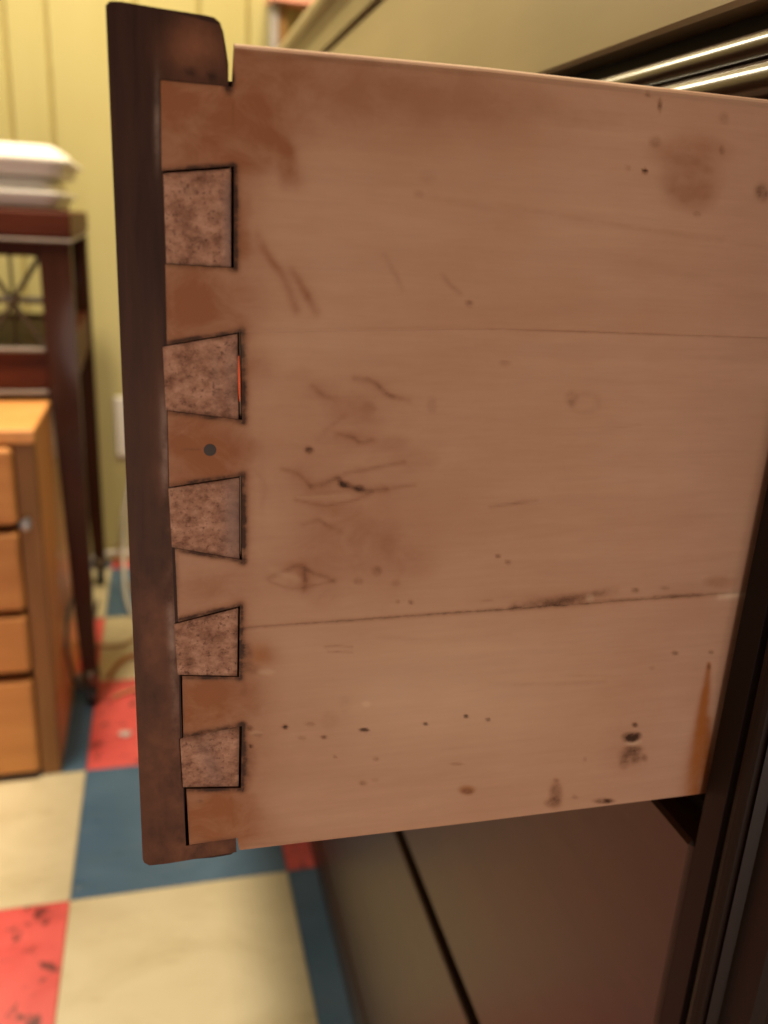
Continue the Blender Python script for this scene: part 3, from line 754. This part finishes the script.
# ------------------------------------------------------------------ console table
TX, TY = -0.102, 1.156
tb = empty('console_table', (TX, TY, 0), math.radians(1.5))
tag(tb, 'dark mahogany console table with lattice gallery, tapered legs and casters', 'table')
W, DP = 0.92, 0.46                           # runs to -X and +Y in its own frame
def tbx(name, a, b, mat, bev=0.0015, par=None): return MB().box(a, b, bev).build(name, mat, par or tb)
for lx in (0, 1):
    for ly in (0, 1):
        sx = -1 if lx == 0 else 1; ox = 0 if lx == 0 else -W; oy = 0 if ly == 0 else DP; sy_ = 1 if ly == 0 else -1
        def ring(z, w): return [(ox, oy, z), (ox + sx * w, oy, z), (ox + sx * w, oy + sy_ * w, z), (ox, oy + sy_ * w, z)]
        leg = MB().loft([ring(0.052, 0.020), ring(0.17, 0.026), ring(0.45, 0.035), ring(0.6453, 0.037)]).build('leg', M['table_leg'], tb)
        cx_, cy_ = ox + sx * 0.010, oy + sy_ * 0.010
        MB().lathe([(0.008, 0.030), (0.013, 0.034), (0.0135, 0.052), (0.012, 0.056)], (cx_, cy_, 0), 16).build('caster_cup', M['brass'], leg, True)
        MB().lathe([(0.006, -0.008), (0.0155, -0.007), (0.0165, 0.0), (0.0155, 0.007), (0.006, 0.008)], (cx_, cy_, 0.0166), 18, 0).build('caster_wheel', M['rubber'], leg, True)
tbx('table_top', (-W - 0.002, -0.002, 0.650), (0.002, DP + 0.002, 0.682), M['table'], 0.003)
tbx('moulding_strip', (-W - 0.003, -0.0035, 0.6455), (0.003, 0.006, 0.6494), M['strip'])
tbx('moulding_strip', (-0.006, 0.0062, 0.6455), (0.003, DP, 0.6494), M['strip'])
for y0, y1 in ((0.004, 0.026), (DP - 0.026, DP - 0.004)):
    tbx('upper_rail', (-W + 0.037, y0, 0.628), (-0.037, y1, 0.6498), M['table_leg'])
    tbx('lower_apron', (-W + 0.036, y0, 0.464), (-0.036, y1, 0.512), M['table'])
for x0, x1 in ((-0.030, -0.004), (-W + 0.004, -W + 0.030)):
    tbx('lower_apron', (x0, 0.037, 0.464), (x1, DP - 0.037, 0.520), M['table'])
tbx('moulding_strip', (-W + 0.038, 0.0, 0.5122), (-0.0375, 0.012, 0.5175), M['strip'])
tbx('moulding_strip', (-W + 0.038, 0.0, 0.4575), (-0.0375, 0.012, 0.4637), M['strip'])
tbx('shelf_deck', (-W + 0.038, 0.027, 0.498), (-0.031, DP - 0.027, 0.5075), M['table'])
def bar(a, b, r=0.0032):
    return MB().tube([a, b], r, 6).build('lattice_bar', M['lattice'], tb)
zl0, zl1 = 0.517, 0.628; zm = 0.575
wm = 0.066; nm = int((W - 0.074) / wm); wm = (W - 0.074) / nm
for k in range(nm):
    xa = -0.037 - k * wm; xb = xa - wm; ym = 0.013
    bar((xa, ym, zl0), (xb, ym + 0.002, zl1)); bar((xb, ym - 0.004, zl0), (xa, ym - 0.002, zl1))
    bar(((xa + xb) / 2, ym + 0.006, zl0), ((xa + xb) / 2, ym + 0.006, zl1), 0.0022)
bar((-0.0372, 0.013, zm), (-W + 0.0372, 0.013, zm), 0.0042)

# foam containers on the table
def clam(name, x1, y0, z0, h, w, dpt, label):
    root = empty(name, (x1 - w / 2, y0 + dpt / 2, z0)); tag(root, label, 'container', 'foam containers on the console table')
    def rr(z, ins, r=0.02):
        hw, hd = w / 2 - ins, dpt / 2 - ins; out = []
        for (cx_, cy2, a0) in ((hw - r, hd - r, 0), (-hw + r, hd - r, 90), (-hw + r, -hd + r, 180), (hw - r, -hd + r, 270)):
            for k in range(6):
                a = math.radians(a0 + 18 * k); out.append((cx_ + r * math.cos(a), cy2 + r * math.sin(a), z))
        return out
    zr = h * 0.5
    MB().loft([rr(0.0002, 0.014), rr(0.003, 0.010), rr(zr - 0.004, 0.008), rr(zr - 0.003, 0.0005), rr(zr - 0.0002, 0.0)]).build('container_base', M['foam'], root, False)
    MB().loft([rr(zr, 0.0), rr(zr + 0.003, 0.001), rr(zr + 0.004, 0.009), rr(h - 0.008, 0.013), rr(h - 0.003, 0.016), rr(h - 0.0003, 0.024)]).build('container_lid', M['foam'], root, False)
    return root
clam('foam_container', -0.108, 1.185, 0.6822, 0.0385, 0.24, 0.22, 'white foam container lying directly on the dark table top')
clam('foam_container', -0.099, 1.180, 0.7209, 0.0375, 0.24, 0.22, 'white foam container stacked on top of another foam container')

# ------------------------------------------------------------------ small cabinet under the table
CX1, CX0, CY0, CY1, CZ = -0.140, -0.56, 0.998, 1.33, 0.450
cb = empty('drawer_cabinet', ((CX0 + CX1) / 2, (CY0 + CY1) / 2, 0))
tag(cb, 'orange brown wooden cabinet with stacked drawers pushed under the console table', 'cabinet')
bpy.context.view_layer.update()
def cpart(mb, name, mat, par=None):
    o = mb.build(name, mat); o.parent = par or cb; o.matrix_parent_inverse = cb.matrix_world.inverted(); return o
cpart(MB().box((CX1 - 0.018, CY0 + 0.0155, 0), (CX1, CY0 + 0.15, CZ - 0.0162), 0.001), 'side_board', M['oak'])
cpart(MB().box((CX1 - 0.018, CY0 + 0.1525, 0), (CX1, CY1, CZ - 0.0162), 0.001), 'side_board', M['oak'])
cpart(MB().box((CX1 - 0.018, CY0 + 0.1502, 0), (CX1 - 0.0025, CY0 + 0.1523, CZ - 0.0165)), 'side_joint', M['oak_dark'])
cpart(MB().box((CX0, CY0 + 0.0155, 0), (CX0 + 0.018, CY1, CZ - 0.0162), 0.001), 'side_board', M['oak'])
cpart(MB().box((CX0 + 0.0185, CY1 - 0.008, 0.01), (CX1 - 0.0185, CY1, CZ - 0.0165)), 'back_board', M['oak_dark'])
cpart(MB().box((CX0 - 0.001, CY0 - 0.001, CZ - 0.016), (CX1 + 0.001, CY1 + 0.001, CZ), 0.0015), 'cabinet_top', M['oak'])
for a, b in ((CX1 - 0.022, CX1), (CX0, CX0 + 0.022)):
    cpart(MB().box((a, CY0, 0), (b, CY0 + 0.015, CZ - 0.0162), 0.001), 'stile', M['oak_dark'])
cpart(MB().box((CX0 + 0.0225, CY0 + 0.012, 0.002), (CX1 - 0.0225, CY0 + 0.02, CZ - 0.0165)), 'inner_front', M['gap'])
zd = [(0.010, 0.140), (0.152, 0.226), (0.234, 0.331), (0.341, 0.430)]
for z0, z1 in zd:
    d_ = cpart(MB().box((CX0 + 0.025, CY0 - 0.009, z0), (CX1 - 0.0235, CY0 + 0.011, z1), 0.0035), 'drawer', M['oak_front'])
    xm = (CX0 + CX1) / 2
    o = MB().lathe([(0.004, 0.0), (0.0045, -0.010), (0.010, -0.014), (0.010, -0.019), (0.004, -0.021)], (xm, CY0 - 0.009, (z0 + z1) / 2), 14, 1).build('knob', M['oak_dark'], None, True)
    o.parent = d_; o.matrix_parent_inverse = cb.matrix_world.inverted()
cpart(MB().lathe([(0.004, 0.004), (0.004, -0.007), (0.0065, -0.008), (0.0065, -0.012), (0.003, -0.0135)], (-0.1535, CY0 - 0.004, 0.343), 14, 1), 'lock_cylinder', M['steel'])

# ------------------------------------------------------------------ along the back wall
pl = empty('wall_outlet', (-0.052, YW, 0.283))
tag(pl, 'white outlet plate mounted low on the yellow boarded wall', 'outlet')
MB().box((-0.037, -0.006, -0.06), (0.037, -0.0003, 0.06), 0.002).build('cover_plate', M['white_plastic'], pl)
for dz in (-0.02, 0.02):
    MB().box((-0.015, -0.009, dz - 0.014), (0.015, -0.0062, dz + 0.014), 0.002).build('socket', M['white_plastic'], pl)
tag(MB().tube(spline([(-0.052, 1.718, 0.262), (-0.055, 1.695, 0.22), (-0.078, 1.69, 0.12), (-0.082, 1.685, 0.045), (-0.082, 1.64, 0.006), (-0.074, 1.52, 0.004), (-0.055, 1.44, 0.004), (0.0, 1.40, 0.004), (0.06, 1.45, 0.004)]), 0.0038, 8).build('cable', M['white_cord'], None, True),
    'white cord dropping from the wall outlet to the floor', 'cord')
tag(MB().tube(spline([(-0.24, 1.70, 0.005), (-0.19, 1.708, 0.005), (-0.145, 1.71, 0.014), (-0.11, 1.712, 0.024), (-0.06, 1.712, 0.022), (0.0, 1.71, 0.005), (0.07, 1.71, 0.005)]), 0.0045, 8).build('cable', M['white_cord'], None, True),
    'white cord running level along the foot of the yellow wall', 'cord')
tag(MB().tube(spline([(-0.1265, 1.186, 0.011), (-0.1325, 1.165, 0.032), (-0.1350, 1.130, 0.082), (-0.1352, 1.112, 0.125), (-0.1350, 1.137, 0.145), (-0.1348, 1.20, 0.147), (-0.1345, 1.29, 0.133), (-0.134, 1.35, 0.10), (-0.130, 1.39, 0.04), (-0.128, 1.43, 0.004), (-0.125, 1.52, 0.004)]), 0.0029, 8).build('cable', M['black_cord'], None, True),
    'thin dark cord looping down beside the table leg with casters', 'cord')
ad = empty('power_adapter', (-0.1215, 1.212, 0), 0.5)
tag(ad, 'small grey power adapter lying on blue tile by the table leg', 'adapter')
MB().box((-0.013, -0.016, 0.0003), (0.013, 0.016, 0.022), 0.004).build('adapter_body', M['grey_plastic'], ad)
MB().box((-0.008, -0.0225, 0.007), (0.008, -0.0162, 0.015), 0.002).build('strain_relief', M['black_cord'], ad)
tag(MB().tube(spline([(-0.092, 1.232, 0.004), (-0.078, 1.275, 0.004), (-0.055, 1.295, 0.004), (-0.02, 1.28, 0.004), (0.05, 1.30, 0.004), (0.1, 1.42, 0.004)]), 0.0036, 8).build('cable', M['rust_cord'], None, True),
    'orange brown cord lying where the red tile meets the cream one', 'cord')
tag(MB().tube(spline([(-0.084, 1.168, 0.0035), (-0.06, 1.185, 0.0035), (-0.03, 1.195, 0.0035), (0.02, 1.185, 0.0035), (0.07, 1.22, 0.0035)]), 0.0026, 8).build('cable', M['tan_cord'], None, True),
    'thin tan cord curving across the red tile behind the open drawer', 'cord')
tag(MB().tube(spline([(-0.07, 1.60, 0.004), (-0.05, 1.50, 0.004), (-0.045, 1.40, 0.004), (-0.065, 1.345, 0.004), (-0.102, 1.335, 0.004), (-0.16, 1.36, 0.004)]), 0.003, 8).build('cable', M['tan_cord'], None, True),
    'tan cord bent in an arc on the cream tile near the wall', 'cord')
rg = random.Random(3)
b = MB(); pr = [(0.0006, 0.0002), (0.0065, 0.0012), (0.0075, 0.003), (0.004, 0.0058), (0.0006, 0.0064)]
b.lathe(pr, (0, 0, 0), 9)
b.v = [(x * (1 + .25 * math.sin(3 * math.atan2(y, x))) * 1.2, y * (1 + .2 * math.cos(2 * math.atan2(y, x) + 1)), z) for x, y, z in b.v]
o = b.build('crumb', M['crumb']); o.location = (-0.063, 1.070, 0); tag(o, 'pale crumb lying on the red floor tile', 'crumb')
st = empty('shelf_stand', (0.25, 1.69, 0))
tag(st, 'pink topped shelf stand on grey and brown upright against the yellow wall', 'shelf')
MB().box((-0.043, -0.0, 0.0), (-0.030, 0.034, 1.043), 0.0008).build('upright', M['grey_paint'], st)
MB().box((-0.0298, 0.004, 0.0), (-0.014, 0.034, 1.043), 0.0008).build('upright', M['brown_strip'], st)
MB().box((0.060, 0.0, 0.0), (0.076, 0.034, 1.043), 0.0008).build('upright', M['brown_strip'], st)
MB().box((-0.047, -0.012, 1.0435), (0.080, 0.036, 1.063), 0.001).build('shelf_board', M['pink'], st)
